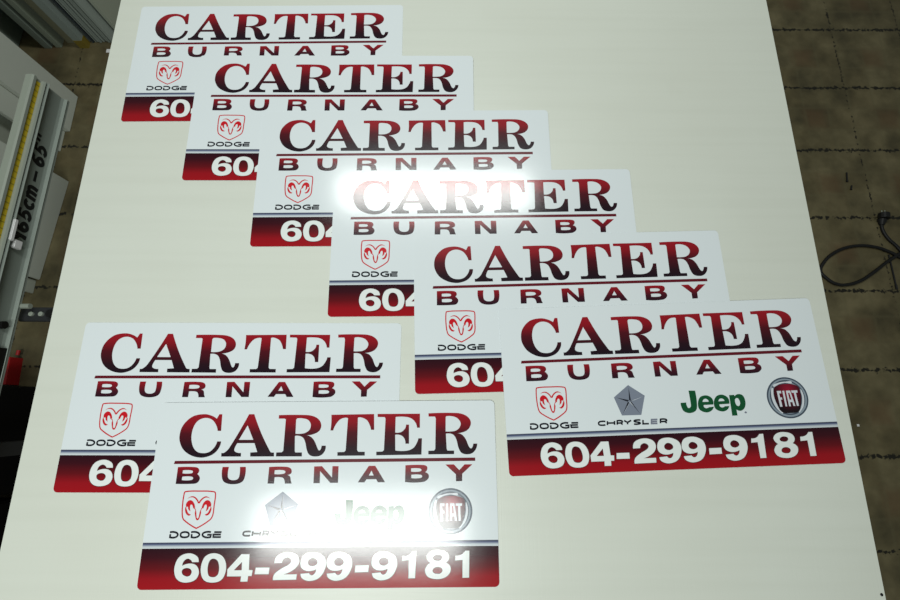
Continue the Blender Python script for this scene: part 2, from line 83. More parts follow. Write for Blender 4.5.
# table surface: milky cutting mat with fine criss-cross knife marks
M['mat'] = mat('milky_cutting_surface', s2l(214, 217, 200), .34, 0, .45)
n, l, b = nodes(M['mat']); tc = tc_of(M['mat'])
def noise(n, l, tc, scale, detail=3, sx=1, sy=1, sz=1):
    mp = n.new('ShaderNodeMapping'); mp.inputs['Scale'].default_value = (sx, sy, sz); l.new(tc.outputs['Object'], mp.inputs[0])
    t = n.new('ShaderNodeTexNoise'); t.inputs['Scale'].default_value = scale; t.inputs['Detail'].default_value = detail
    l.new(mp.outputs[0], t.inputs['Vector']); return t
def ramp(n, l, src, stops):
    r = n.new('ShaderNodeValToRGB'); l.new(src, r.inputs[0]); e = r.color_ramp.elements
    e[0].position, e[0].color = stops[0][0], (*stops[0][1], 1); e[1].position, e[1].color = stops[-1][0], (*stops[-1][1], 1)
    for p, c in stops[1:-1]:
        k = e.new(p); k.color = (*c, 1)
    return r
def mix(n, l, fac, a, bb, mode='MIX'):
    x = n.new('ShaderNodeMix'); x.data_type = 'RGBA'; x.blend_type = mode
    if isinstance(fac, (int, float)): x.inputs[0].default_value = fac
    else: l.new(fac, x.inputs[0])
    for s, v in ((6, a), (7, bb)):
        if isinstance(v, tuple): x.inputs[s].default_value = (*v, 1)
        else: l.new(v, x.inputs[s])
    return x
t1 = noise(n, l, tc, 2.2, 3)
base = ramp(n, l, t1.outputs[0], [(.3, s2l(207, 211, 200)), (.7, s2l(211, 216, 206))])
t2 = noise(n, l, tc, 3.0, 4, .5, 14, 1)          # cross-wise wear streaks
m2 = mix(n, l, .13, base.outputs[2-2], ramp(n, l, t2.outputs[0], [(.30, (.80, .80, .77)), (.55, (1, 1, 1))]).outputs[0], 'MULTIPLY')
t3 = noise(n, l, tc, 2.3, 5)
m3 = mix(n, l, .3, m2.outputs[2], ramp(n, l, t3.outputs[0], [(.24, (.78, .76, .70)), (.34, (1, 1, 1))]).outputs[0], 'MULTIPLY')
l.new(m3.outputs[2], b.inputs['Base Color'])
ga = noise(n, l, tc, 40, 2, 12, .15, 1); gb = noise(n, l, tc, 40, 2, .15, 12, 1)
ad = n.new('ShaderNodeMath'); ad.operation = 'ADD'; l.new(ga.outputs[0], ad.inputs[0]); l.new(gb.outputs[0], ad.inputs[1])
bp = n.new('ShaderNodeBump'); bp.inputs['Strength'].default_value = .35; bp.inputs['Distance'].default_value = .0004
l.new(ad.outputs[0], bp.inputs['Height']); l.new(bp.outputs[0], b.inputs['Normal'])

M['wood'] = mat('raw_board_edge', s2l(150, 110, 66), .7)
M['steel'] = mat('dark_painted_steel', s2l(48, 50, 52), .5, .2)
M['alu'] = mat('brushed_aluminium', s2l(148, 158, 150), .5, .1, .5, (90, .1, .0005))
M['alu_l'] = mat('pale_aluminium', s2l(158, 166, 154), .5, .1)
M['tape'] = mat('yellow_tape', s2l(205, 180, 20), .5)
n, l, b = nodes(M['tape'])
wv = n.new('ShaderNodeTexWave'); wv.bands_direction = 'Y'; wv.inputs['Scale'].default_value = 15.7; l.new(tc_of(M['tape']).outputs['Object'], wv.inputs['Vector'])
rr = ramp(n, l, wv.outputs['Fac'], [(0, s2l(150, 130, 12)), (.12, s2l(205, 178, 12)), (1, s2l(212, 184, 14))]); l.new(rr.outputs[0], b.inputs['Base Color'])
M['ink'] = mat('black_print', s2l(14, 15, 17), .5)
M['rubber'] = mat('black_rubber', s2l(8, 8, 9), .55)
M['binb'] = mat('black_plastic', s2l(10, 10, 12), .75, 0, .2)
M['redp'] = mat('red_plastic', s2l(160, 14, 20), .5)
M['board'] = mat('white_foam_board', s2l(196, 202, 192), .7, 0, .3)
M['board2'] = mat('off_white_board', s2l(176, 182, 170), .7, 0, .3)
M['whitep'] = mat('white_plastic', s2l(235, 235, 235), .4)
M['gp'] = mat('grey_green_panel', s2l(140, 154, 144), .6, 0, .4, (9, .2, .002))
def slabmat(i, rgb): return mat('upright_sheet_%d' % i, s2l(*rgb), .55, 0, .4, (30, .1, .001))

# floor: 12 inch vinyl tiles, small squares printed in each, dirty joints
M['floor'] = mat('worn_vinyl_tile', (.1, .09, .05), .55, 0, .35)
n, l, b = nodes(M['floor']); tc = tc_of(M['floor'])
def cells(off, size):
    mp = n.new('ShaderNodeMapping'); mp.inputs['Scale'].default_value = (1/size, 1/size, 1)
    mp.inputs['Location'].default_value = (-off[0]/size, -off[1]/size, 0); l.new(tc.outputs['Object'], mp.inputs[0])
    fr = n.new('ShaderNodeVectorMath'); fr.operation = 'FRACTION'; l.new(mp.outputs[0], fr.inputs[0])
    fl = n.new('ShaderNodeVectorMath'); fl.operation = 'FLOOR'; l.new(mp.outputs[0], fl.inputs[0])
    sp = n.new('ShaderNodeSeparateXYZ'); l.new(fr.outputs[0], sp.inputs[0]); return sp, fl
def edge(sock):                                   # distance to the nearest cell border, 0..0.5
    a = n.new('ShaderNodeMath'); a.operation = 'SUBTRACT'; l.new(sock, a.inputs[0]); a.inputs[1].default_value = .5
    c = n.new('ShaderNodeMath'); c.operation = 'ABSOLUTE'; l.new(a.outputs[0], c.inputs[0])
    d = n.new('ShaderNodeMath'); d.operation = 'SUBTRACT'; d.inputs[0].default_value = .5; l.new(c.outputs[0], d.inputs[1]); return d
TS = .3048
tp, _ = cells((1.712, .456), TS)
sp3, fl3 = cells((1.712+TS*.03, .456), TS/3)
wn = n.new('ShaderNodeTexWhiteNoise'); wn.noise_dimensions = '3D'; l.new(fl3.outputs[0], wn.inputs['Vector'])
big = noise(n, l, tc, 9, 6)
c0 = ramp(n, l, big.outputs[0], [(.32, s2l(76, 70, 49)), (.5, s2l(99, 91, 65)), (.68, s2l(120, 111, 82))])
cc = ramp(n, l, wn.outputs['Value'], [(0, s2l(176, 150, 112)), (.35, (1, 1, 1)), (.62, (1, 1, 1)), (1, s2l(206, 190, 160))])
x1 = mix(n, l, .22, c0.outputs[0], cc.outputs[0], 'MULTIPLY')
mid1 = edge(tp.outputs['X']); mid2 = edge(tp.outputs['Y'])
mm1 = n.new('ShaderNodeMath'); mm1.operation = 'MINIMUM'; l.new(mid1.outputs[0], mm1.inputs[0]); l.new(mid2.outputs[0], mm1.inputs[1])
sn = noise(n, l, tc, 14, 3)
mj = n.new('ShaderNodeMath'); mj.operation = 'MULTIPLY_ADD'; l.new(sn.outputs[0], mj.inputs[0]); mj.inputs[1].default_value = .14; l.new(mm1.outputs[0], mj.inputs[2])
x1b = mix(n, l, ramp(n, l, mj.outputs[0], [(.36, (0, 0, 0)), (.50, (.62, .62, .62))]).outputs[0], x1.outputs[2], s2l(96, 76, 52))
e3x, e3y = edge(sp3.outputs['X']), edge(sp3.outputs['Y'])
mn = n.new('ShaderNodeMath'); mn.operation = 'MINIMUM'; l.new(e3x.outputs[0], mn.inputs[0]); l.new(e3y.outputs[0], mn.inputs[1])
x2 = mix(n, l, ramp(n, l, mn.outputs[0], [(.0, (.36, .36, .36)), (.10, (0, 0, 0))]).outputs[0], x1b.outputs[2], s2l(100, 94, 68))
dirt = noise(n, l, tc, 85, 4)
def joint(e, w, lo):
    g = n.new('ShaderNodeMath'); g.operation = 'MULTIPLY_ADD'; l.new(dirt.outputs[0], g.inputs[0]); g.inputs[1].default_value = w; l.new(e.outputs[0], g.inputs[2])
    return ramp(n, l, g.outputs[0], [(lo, (1, 1, 1)), (lo+.012, (0, 0, 0))])
x3 = mix(n, l, joint(edge(tp.outputs['Y']), .13, .073).outputs[0], x2.outputs[2], s2l(30, 28, 20))
x4 = mix(n, l, joint(edge(tp.outputs['X']), .13, .058).outputs[0], x3.outputs[2], s2l(38, 34, 24))
l.new(x4.outputs[2], b.inputs['Base Color'])

# ------------------------------------------------------------------ helpers
def finish(name, bm, m, parent=None, smooth=False):
    me = bpy.data.meshes.new(name); bm.normal_update(); bm.to_mesh(me); bm.free()
    for k in (m if isinstance(m, (list, tuple)) else [m]): me.materials.append(k)
    if smooth:
        for p in me.polygons: p.use_smooth = True
    o = bpy.data.objects.new(name, me); COL.objects.link(o)
    if parent: o.parent = parent
    return o
def tag(o, label=None, cat=None, group=None, kind=None):
    if label: o['label'] = label
    if cat: o['category'] = cat
    if group: o['group'] = group
    if kind: o['kind'] = kind
    return o
def empty(name, loc=(0, 0, 0), rot=(0, 0, 0)):
    o = bpy.data.objects.new(name, None); COL.objects.link(o); o.location = loc; o.rotation_euler = rot
    o.empty_display_size = .05; return o
def box(bm, x0, x1, y0, y1, z0, z1, bev=0.):
    r = bmesh.ops.create_cube(bm, size=1)
    vs = r['verts']
    for v in vs: v.co = Vector(((x0+x1)/2+v.co.x*(x1-x0), (y0+y1)/2+v.co.y*(y1-y0), (z0+z1)/2+v.co.z*(z1-z0)))
    if bev:
        es = list({e for v in vs for e in v.link_edges}); bmesh.ops.bevel(bm, geom=es, offset=bev, segments=2, affect='EDGES')
def cyl(bm, p, q, r, seg=20, r2=None):
    p, q = Vector(p), Vector(q); d = q-p
    m = Matrix.Translation((p+q)/2) @ d.to_track_quat('Z', 'Y').to_matrix().to_4x4()
    bmesh.ops.create_cone(bm, cap_ends=True, segments=seg, radius1=r, radius2=r if r2 is None else r2, depth=d.length, matrix=m)
def tube(bm, pts, r, seg=10):
    pts = [Vector(p) for p in pts]; rings = []
    for i, p in enumerate(pts):
        d = (pts[min(i+1, len(pts)-1)]-pts[max(i-1, 0)]).normalized(); u = d.cross(Vector((0, 0, 1)))
        u = u.normalized() if u.length > 1e-4 else Vector((1, 0, 0)); v = u.cross(d)
        rings.append([bm.verts.new(p+r*(u*math.cos(2*math.pi*k/seg)+v*math.sin(2*math.pi*k/seg))) for k in range(seg)])
    for a, b2 in zip(rings, rings[1:]):
        for k in range(seg): bm.faces.new((a[k], a[(k+1) % seg], b2[(k+1) % seg], b2[k]))
    bm.faces.new(rings[0]); bm.faces.new(rings[-1][::-1])
def spline(pts, closed, sub=6):
    """(x, y, smooth) points to a polyline, Hermite through smooth points, straight at corners"""
    N = len(pts); out = []
    for i in range(N if closed else N-1):
        a, b2 = pts[i], pts[(i+1) % N]; p0, p1 = Vector(a[:2]), Vector(b2[:2])
        out.append(p0)
        if not (a[2] or b2[2]): continue
        L = (p1-p0).length
        def tan(j, own):
            if not pts[j][2] or (not closed and j in (0, N-1)): return None
            q0, q1 = Vector(pts[j-1][:2]), Vector(pts[(j+1) % N][:2]); d = q1-q0
            return d.normalized()*L if d.length > 1e-9 else None
        t0, t1 = tan(i, p0), tan((i+1) % N, p1)
        if t0 is None: t0 = 2*(p1-p0)-(t1 if t1 is not None else p1-p0); t0 = t0.normalized()*L if t0.length else p1-p0
        if t1 is None: t1 = 2*(p1-p0)-t0; t1 = t1.normalized()*L if t1.length else p1-p0
        for k in range(1, sub):
            s = k/sub
            out.append((2*s**3-3*s*s+1)*p0+(s**3-2*s*s+s)*t0+(-2*s**3+3*s*s)*p1+(s**3-s*s)*t1)
    if not closed: out.append(Vector(pts[-1][:2]))
    return out
def stroke_quads(pl, w, closed):
    N = len(pl); off = []
    for i, p in enumerate(pl):
        a = pl[i-1] if (closed or i) else None; c = pl[(i+1) % N] if (closed or i < N-1) else None
        d0 = (p-a).normalized() if a is not None else None; d1 = (c-p).normalized() if c is not None else None
        d0 = d0 or d1; d1 = d1 or d0
        n0, n1 = Vector((-d0.y, d0.x)), Vector((-d1.y, d1.x)); m = (n0+n1)
        m = m.normalized() if m.length > .05 else n0
        k = 1/max(.5, m.dot(n0)); off.append(m*w/2*k)
    qs = []
    for i in range(N if closed else N-1):
        j = (i+1) % N; qs.append([pl[i]+off[i], pl[j]+off[j], pl[j]-off[j], pl[i]-off[i]])
    return qs
def fill(shapes, z, scale=.001, grow=0.):
    """union / difference of closed outlines in order, as one flat mesh"""
    faces, signs, vs = [], [], []
    for s in shapes:
        if s[0] == 'p': polys = [spline(s[2], True)]
        else: polys = stroke_quads(spline(s[4], bool(s[3])), s[2], s[3])
        for pl in polys:
            if grow:
                ar = sum(pl[i-1].x*pl[i].y-pl[i].x*pl[i-1].y for i in range(len(pl))); k = -1 if ar > 0 else 1
                k *= s[1]; q = []
                for i, p in enumerate(pl):
                    d0, d1 = (p-pl[i-1]), (pl[(i+1) % len(pl)]-p)
                    if d0.length < 1e-6 or d1.length < 1e-6: q.append(p); continue
                    d0.normalize(); d1.normalize(); n0, n1 = Vector((-d0.y, d0.x)), Vector((-d1.y, d1.x)); m = n0+n1
                    q.append(p+(m.normalized() if m.length > .1 else n0)*k*grow)
                pl = q
            ar = sum(pl[i-1].x*pl[i].y-pl[i].x*pl[i-1].y for i in range(len(pl)))
            if ar < 0: pl = pl[::-1]
            i0 = len(vs); vs += pl; faces.append(list(range(i0, i0+len(pl)))); signs.append(s[1])
    loops = [[(vs[k].x, vs[k].y) for k in f] for f in faces]
    bbs = [(min(q[0] for q in lp), max(q[0] for q in lp), min(q[1] for q in lp), max(q[1] for q in lp)) for lp in loops]
    def inside(k, x, y):
        b0 = bbs[k]
        if x < b0[0] or x > b0[1] or y < b0[2] or y > b0[3]: return False
        lp = loops[k]; c = False; j = len(lp)-1
        for i in range(len(lp)):
            xi, yi = lp[i]; xj, yj = lp[j]
            if (yi > y) != (yj > y) and x < (xj-xi)*(y-yi)/(yj-yi)+xi: c = not c
            j = i
        return c
    V, E, F, ov, oe, of = delaunay_2d_cdt(vs, [(f[i-1], f[i]) for f in faces for i in range(len(f))], [], 0, 1e-4)
    bm = bmesh.new(); bv = [bm.verts.new((p[0]*scale, p[1]*scale, z)) for p in V]
    for f in F:
        cx, cy = sum(V[k][0] for k in f)/len(f), sum(V[k][1] for k in f)/len(f)
        o = [k for k in range(len(loops)) if inside(k, cx, cy)]
        if o and signs[o[-1]] > 0:
            try: nf = bm.faces.new([bv[k] for k in f])
            except ValueError: continue
            nf.normal_update()
            if nf.normal.z < 0: nf.normal_flip()
    bmesh.ops.delete(bm, geom=[v for v in bm.verts if not v.link_faces], context='VERTS')
    return bm
def rounded(x0, x1, y0, y1, r=.008, corners=(1, 1, 1, 1), seg=6):
    pts = []
    for k, (cx, cy, a0) in enumerate(((x1-r, y1-r, 0), (x0+r, y1-r, 90), (x0+r, y0+r, 180), (x1-r, y0+r, 270))):
        if corners[k]:
            for s in range(seg+1):
                a = math.radians(a0+90*s/seg); pts.append((cx+r*math.cos(a), cy+r*math.sin(a)))
        else: pts.append(((x1 if k in (0, 3) else x0), (y1 if k < 2 else y0)))
    return pts
def plate(bm, pts, z0, z1):
    t = [bm.verts.new((x, y, z1)) for x, y in pts]; b2 = [bm.verts.new((x, y, z0)) for x, y in pts]
    bm.faces.new(t); fb = bm.faces.new(b2[::-1])
    side = []
    for i in range(len(pts)):
        j = (i+1) % len(pts); side.append(bm.faces.new((b2[i], b2[j], t[j], t[i])))
    return side, fb
def flat(pts, z):
    bm = bmesh.new(); bm.faces.new([bm.verts.new((x, y, z)) for x, y in pts]); return bm

# ------------------------------------------------------------------ the dealer sign
Z = lambda k: T+.00004*k
def make_sign():
    root = empty('dealer_sign')
    bm = bmesh.new(); side, fb = plate(bm, rounded(0, W, -H, 0), 0, T)
    for f in side: f.material_index = 0
    fb.material_index = 1
    finish('magnetic_sheet', bm, [M['white'], M['edge']], root)
    finish('title_lettering', fill(D['title'], Z(1)), M['title'], root)
    finish('underline', fill(D['rule'], Z(1)), M['rule'], root)
    finish('town_lettering', fill(D['town'], Z(1)), M['town'], root)
    rb = finish('ram_badge', fill(D['ram'], Z(1)), M['red'], root); tag(rb, 'red outlined shield with a ram head')
    finish('badge_lettering', fill(D['dodge'], Z(1)), M['black'], rb)
    pb = finish('star_badge', fill(D['penta'], Z(1)), M['grey'], root); tag(pb, 'grey pentagon with a five-pointed star')
    finish('star_facet', fill(D['penta_light'], Z(2)), M['pale'], pb)
    finish('star_crease', fill(D['penta_dark'], Z(3)), M['black'], pb)
    finish('badge_lettering', fill(D['chry'], Z(1)), M['black'], pb)
    finish('badge_letter', fill(D['chry_grey'], Z(1)), M['greyink'], pb)
    g = finish('green_emblem', fill(D['green'], Z(1)), M['green'], root); tag(g, 'dark green lettering')
    finish('registered_dot', fill(D['dot'], Z(1)), M['greyink'], g)
    fb_ = finish('round_badge', fill(D['ring_dark'], Z(1)), M['ringd'], root); tag(fb_, 'round chrome-look badge with red centre')
    finish('badge_ring', fill(D['ring_light'], Z(2)), M['ringl'], fb_)
    finish('badge_ring', fill(D['ring_mid'], Z(2)), M['ringl'], fb_)
    finish('badge_highlight', fill(D['ring_light2'], Z(3)), M['pale'], fb_)
    finish('badge_shield', fill(D['shield'], Z(4)), M['shield'], fb_)
    finish('badge_lettering', fill(D['fiat'], Z(5), grow=-.4), M['pale'], fb_)
    finish('stripe', flat([(0.0002, -.2436), (W-.0002, -.2436), (W-.0002, -.2340), (.0002, -.2340)], Z(1)), M['stripe'], root)
    bd = finish('phone_band', flat(rounded(.0002, W-.0002, -H+.0002, -.2434, .0078, (0, 0, 1, 1)), Z(1)), M['band'], root)
    tag(bd, 'dark maroon to red band along the foot')
    finish('digit_outline', fill(D['phone'], Z(2), grow=.9), M['shadow_ink'], bd)
    finish('phone_lettering', fill(D['phone'], Z(3)), M['phone'], bd)
    return root
def kids(o): return [c for c in bpy.data.objects if c.parent == o]
def copy_tree(o, parent=None):
    c = o.copy(); COL.objects.link(c); c.parent = parent
    for ch in kids(o): copy_tree(ch, c)
    return c
ANG = math.asin(T*1.2/.1445)
SIGNS = [[-0.7151, 0.903, 0.0138, 0.9896], [-0.5607, 0.768, 0.0042, 1.0001], [-0.4052, 0.625, 0.0114, 1.0083], [-0.2407, 0.4823, 0.0148, 1.0079], [-0.0734, 0.3365, 0.0304, 1.0056], [0.0938, 0.1898, 0.0419, 0.9914], [-0.6981, 0.1604, 0.0023, 0.9928], [-0.5277, 0.011, 0.0119, 1.0007]]
LBL = ['dealer sign at the far left corner of the table, bottom of the long row',
       'dealer sign second from the far end of the long diagonal row',
       'dealer sign third from far end of the long row, under the glare-bleached one',
       'dealer sign in mid row, its big serif title bleached by glare',
       'dealer sign fifth in the long row, partly under the rightmost sign',
       'fully visible dealer sign at the right, with clear green emblem',
       'dealer sign at the lower left, partly hidden under the sign nearest the camera',
       'fully visible dealer sign nearest the camera, glare wiping out its green emblem']
proto = make_sign()
for i, (x, y, a, sc) in enumerate(SIGNS):
    o = proto if i == 0 else copy_tree(proto)
    tilt = 0 if i in (0, 6) else ANG
    o.rotation_euler = (tilt, 0, a); o.scale = (sc, sc, 1)
    o.location = (x, y, .0001+H*math.sin(tilt))
    tag(o, LBL[i], 'sign', 'identical dealer signs laid out on the white table')

# ------------------------------------------------------------------ work table
FZ = -.83
TX0, TX1, TY0, TY1 = -0.7678, 0.7328, -.62, 1.62
tb = empty('work_table', (0, 0, FZ))
tag(tb, 'long white-topped work table carrying all the dealer signs', 'table')
def tpart(name, bm, m, par=None):
    o = finish(name, bm, m, par or tb)
    o.matrix_parent_inverse = Matrix.Identity(4)
    if par is None: o.location = (0, 0, -FZ)
    return o
bm = bmesh.new(); plate(bm, rounded(TX0, TX1, TY0, TY1, .006), -.003, 0); tpart('table_surface', bm, M['mat'])
bm = bmesh.new(); box(bm, TX0-.0012, TX1+.0018, TY0-.001, TY1+.001, -.024, -.003); tpart('tabletop_board', bm, M['wood'])
for x in (TX0+.16, TX1-.16):
    for y in (TY0+.12, TY1-.12):
        bm = bmesh.new(); box(bm, x-.03, x+.03, y-.03, y+.03, FZ+.02, -.07, .003); lg = tpart('leg', bm, M['steel'])
        bm = bmesh.new(); cyl(bm, (x, y, FZ), (x, y, FZ+.02), .022); tpart('foot', bm, M['rubber'], lg)
for x in (TX0+.16, TX1-.16):
    bm = bmesh.new(); box(bm, x-.02, x+.02, TY0+.09, TY1-.09, -.07, -.024); tpart('side_rail', bm, M['steel'])
for y in (TY0+.12, TY1-.12):
    bm = bmesh.new(); box(bm, TX0+.18, TX1-.18, y-.02, y+.02, -.0695, -.0245); tpart('cross_rail', bm, M['steel'])
bm = bmesh.new(); box(bm, TX0+.19, TX1-.19, .48, .52, -.0695, -.0245); tpart('cross_rail', bm, M['steel'])
bm = bmesh.new(); cyl(bm, (0.7268, -0.2972, -.0005), (0.7268, -0.2972, .0012), .0022); tpart('screw', bm, M['ink'])

# ------------------------------------------------------------------ floor
bm = bmesh.new(); box(bm, -3.2, 3.4, -2.2, 3.4, FZ-.02, FZ)
f = finish('floor', bm, M['floor']); tag(f, 'worn brown vinyl tile floor', None, None, 'structure')

# ------------------------------------------------------------------ cutter rail
CX, CY0, CY1 = -1.30, -.64, 1.012
ct = empty('sheet_cutter', (CX, (CY0+CY1)/2, FZ))
tag(ct, 'long aluminium sheet cutter rail with yellow measuring tape, left of the table', 'cutter')
def cpart(name, bm, m, par=None, smooth=False):
    bmesh.ops.translate(bm, verts=bm.verts, vec=(-CX, -(CY0+CY1)/2, -FZ))
    return finish(name, bm, m, par or ct, smooth)
def extr(prof, y0, y1, xo=CX):
    bm = bmesh.new(); a = [bm.verts.new((xo+x, y0, z)) for x, z in prof]; c = [bm.verts.new((xo+x, y1, z)) for x, z in prof]
    bm.faces.new(a); bm.faces.new(c[::-1])
    for i in range(len(prof)):
        j = (i+1) % len(prof); bm.faces.new((a[i], c[i], c[j], a[j]))
    bmesh.ops.recalc_face_normals(bm, faces=bm.faces); return bm
# profile (out from the wall side, height)
main = [(-.022, -.3995), (.003, -.3995), (.006, -.396), (.001, -.393), (-.004, -.401), (-.006, -.412), (-.0065, -.455), (-.004, -.463), (.006, -.466), (.010, -.470), (.009, -.476), (-.022, -.476)]
main = [(-.022, -.385), (.007, -.385), (.011, -.390), (.006, -.395), (-.003, -.398), (-.006, -.408), (-.0065, -.455), (-.004, -.463), (.006, -.466), (.004, -.470), (.004, -.476), (-.022, -.476)]
cpart('beam', extr(main, CY0, CY1), M['alu'])
cpart('guide_rail', extr([(-.02, -.340), (.000, -.340), (.004, -.344), (.004, -.353), (-.002, -.3535), (-.002, -.3725), (.008, -.373), (.011, -.378), (.006, -.3845), (-.02, -.3845)], CY0, CY1-.004), M['alu_l'])
cpart('measuring_tape', extr([(-.0018, -.3538), (-.0010, -.3538), (-.0010, -.3722), (-.0018, -.3722)], CY0, CY1-.012), M['tape'])
# lettering on the beam, read from the table side
def ctext():
    sh = []; x = 0
    def s(pts, closed=0, w=11):
        sh.append(('s', 1, w, closed, [(x+px+py*.16, py, sm) for px, py, sm in pts]))
    def six(): s([(22, 37, 1), (13, 41, 1), (5, 30, 1), (4, 14, 1), (13, 4, 1), (23, 13, 1), (14, 24, 1), (5, 16, 1)])
    def five(): s([(25, 41, 0), (8, 41, 0), (6, 23, 0), (15, 26, 1), (23, 15, 1), (14, 4, 1), (3, 8, 1)])
    s([(4, 33, 0), (13, 41, 0), (13, 0, 0)], w=12); x += 26; six(); x += 33; five(); x += 33
    s([(22, 25, 1), (12, 29, 1), (4, 17, 1), (12, 4, 1), (22, 8, 1)]); x += 30
    s([(4, 0, 0), (4, 32, 0)]); s([(4, 24, 1), (12, 29, 1), (18, 22, 1), (18, 0, 0)]); s([(18, 24, 1), (27, 29, 1), (33, 22, 1), (33, 0, 0)]); x += 52
    s([(0, 18, 0), (32, 18, 0)], w=9); x += 50; six(); x += 33; five(); x += 32
    s([(4, 30, 0), (4, 44, 0)], w=8); s([(17, 30, 0), (17, 44, 0)], w=8); x += 18
    return sh, x
sh, tot = ctext()
bm = fill(sh, 0)
k = .345/(tot*.001)
for v in bm.verts:
    y, z = v.co.x*k, v.co.y
    v.co = Vector((CX-.0058, .492+y, -.451+z))
bmesh.ops.recalc_face_normals(bm, faces=bm.faces)
cpart('lettering', bm, M['ink'])
# clamp, bolts and bracket arm
bm = bmesh.new(); box(bm, CX-.004, CX+.014, .478, .545, -.398, -.386, .002); box(bm, CX-.004, CX+.010, .462, .488, -.430, -.405, .002)
cl = cpart('rail_clamp', bm, M['whitep'])
bm = bmesh.new(); box(bm, CX-.005, CX+.010, .492, .512, -.418, -.4, .004); cpart('clamp_knob', bm, M['rubber'], cl)
bm = bmesh.new(); cyl(bm, (CX-.0065, .235, -.440), (CX+.006, .235, -.440), .011); cpart('bolt', bm, M['rubber'])
bm = bmesh.new(); cyl(bm, (CX-.0, .30, -.478), (CX+.03, .30, -.478), .008, 12); cpart('bolt', bm, M['alu_l'])
bm = bmesh.new(); box(bm, CX-.02, CX+.105, .258, .302, -.512, -.500, .002)
ar = cpart('bracket', bm, M['steel'])
for q in (.02, .05, .085):
    bm = bmesh.new(); cyl(bm, (CX+q, .28, -.500), (CX+q, .28, -.494 if q < .08 else -.485), .007 if q < .08 else .012); cpart('knob', bm, M['alu_l'] if q < .08 else M['rubber'], ar)
bm = bmesh.new(); box(bm, CX-.005, CX+.004, -.10, .17, -.468, -.42, .001); cpart('label_plate', bm, M['rubber'])
for y in (-.5, -.12):
    bm = bmesh.new(); box(bm, CX-.07, CX-.023, y-.02, y+.02, FZ+.015, -.36); lg = cpart('leg', bm, M['steel'])
    bm = bmesh.new(); box(bm, CX-.12, CX-.01, y-.03, y+.03, FZ, FZ+.015, .002); cpart('foot', bm, M['steel'], lg)

# ------------------------------------------------------------------ upright boards left of the table
def upright(name, x, y0, y1, h, th, m, label, cat, group=None, rz=0., rx=0.):
    """board standing on the floor on its long edge, broad face towards the table"""
    e = bmesh.new(); box(e, -th, 0, 0, y1-y0, 0, h, min(.0015, th*.3))
    o = finish(name, e, m); o.location = (x, y0, FZ); o.rotation_euler = (0, rx, rz)
    return tag(o, label, cat, group)
G1 = 'white boards standing behind the cutter'
upright('foam_board', -1.610, 1.137, 1.307, 1.25, .022, M['board'], 'tall white board beyond the far end of the yellow tape', 'board', G1)
upright('foam_board', -1.630, 1.043, 1.137, 1.2, .018, M['board'], 'narrow white board just nearer than the tall far board', 'board', G1)
upright('foam_board', -1.690, .25, 1.12, 1.3, .010, M['board2'], 'wide white board farthest back, left of the yellow tape', 'board', G1)
upright('foam_board', -1.593, .485, .905, .52, .010, M['board'], 'low grey-white board strip showing below the lettered beam', 'board', G1, -.064)
upright('foam_board', -1.606, .43, .482, .45, .008, M['board2'], 'small board corner below the near end of the low board strip', 'board', G1)
# rack of upright sheets in the far left corner
def slab(x0, x1, y, rgb, label, h=1.9, name='upright_sheet', top=2.9, m=None):
    e = bmesh.new(); box(e, 0, x1-x0, 0, top-y, 0, h, .001)
    o = finish(name, e, m or slabmat(len(bpy.data.materials), rgb)); o.location = (x0, y, FZ); tag(o, label, 'sheet', 'upright sheets stored in the far left corner'); return o
e = bmesh.new(); box(e, -1.95, -1.925, 1.52, 2.9, FZ, .9, .002)
tag(finish('grey_panel', e, M['gp']), 'dark grey-green panel behind the tall white board, far left', 'panel')
slab(-1.875, -1.868, 1.62, (52, 62, 66), 'thin dark sheet at the left end of the stored sheets')
slab(-1.856, -1.848, 1.62, (60, 70, 72), 'second thin dark sheet from the left of the stored sheets')
slab(-1.808, -1.776, 1.555, (136, 148, 138), 'thick grey sheet, leftmost of the light stored sheets')
slab(-1.758, -1.732, 1.560, (146, 156, 140), 'pale grey sheet between the thick grey sheet and the brownish one')
slab(-1.712, -1.672, 1.585, (122, 122, 100), 'brownish grey thick sheet among the stored sheets')
o = slab(-1.650, -1.612, 1.558, (140, 152, 146), 'pale blue-grey sheet with yellow tape at its foot')
e = bmesh.new(); box(e, -.0006, .0386, -.0008, .03, 0, .042); finish('yellow_tape_foot', e, mat('ochre_tape', s2l(128, 112, 40), .6), o)
slab(-1.600, -1.594, 1.585, (60, 68, 72), 'thin dark sheet right of the yellow-footed sheet')
x = -1.588
NM = ['first', 'second', 'third', 'fourth', 'fifth', 'sixth', 'seventh']
for k in range(7):
    wd = (.006, .010, .010, .012, .010, .013, .014)[k]
    c = (152+random.randint(-16, 16)); slab(x, x+wd-.0012, 1.585+random.uniform(0, .012), (c, c+11, c+4), 'thin grey sheet, %s right of the dark one beside the yellow foot' % NM[k])
    x += wd+.0018
slab(-1.494, -1.480, 1.63, (172, 180, 164), 'broad pale grey sheet at the right end of the stored sheets')

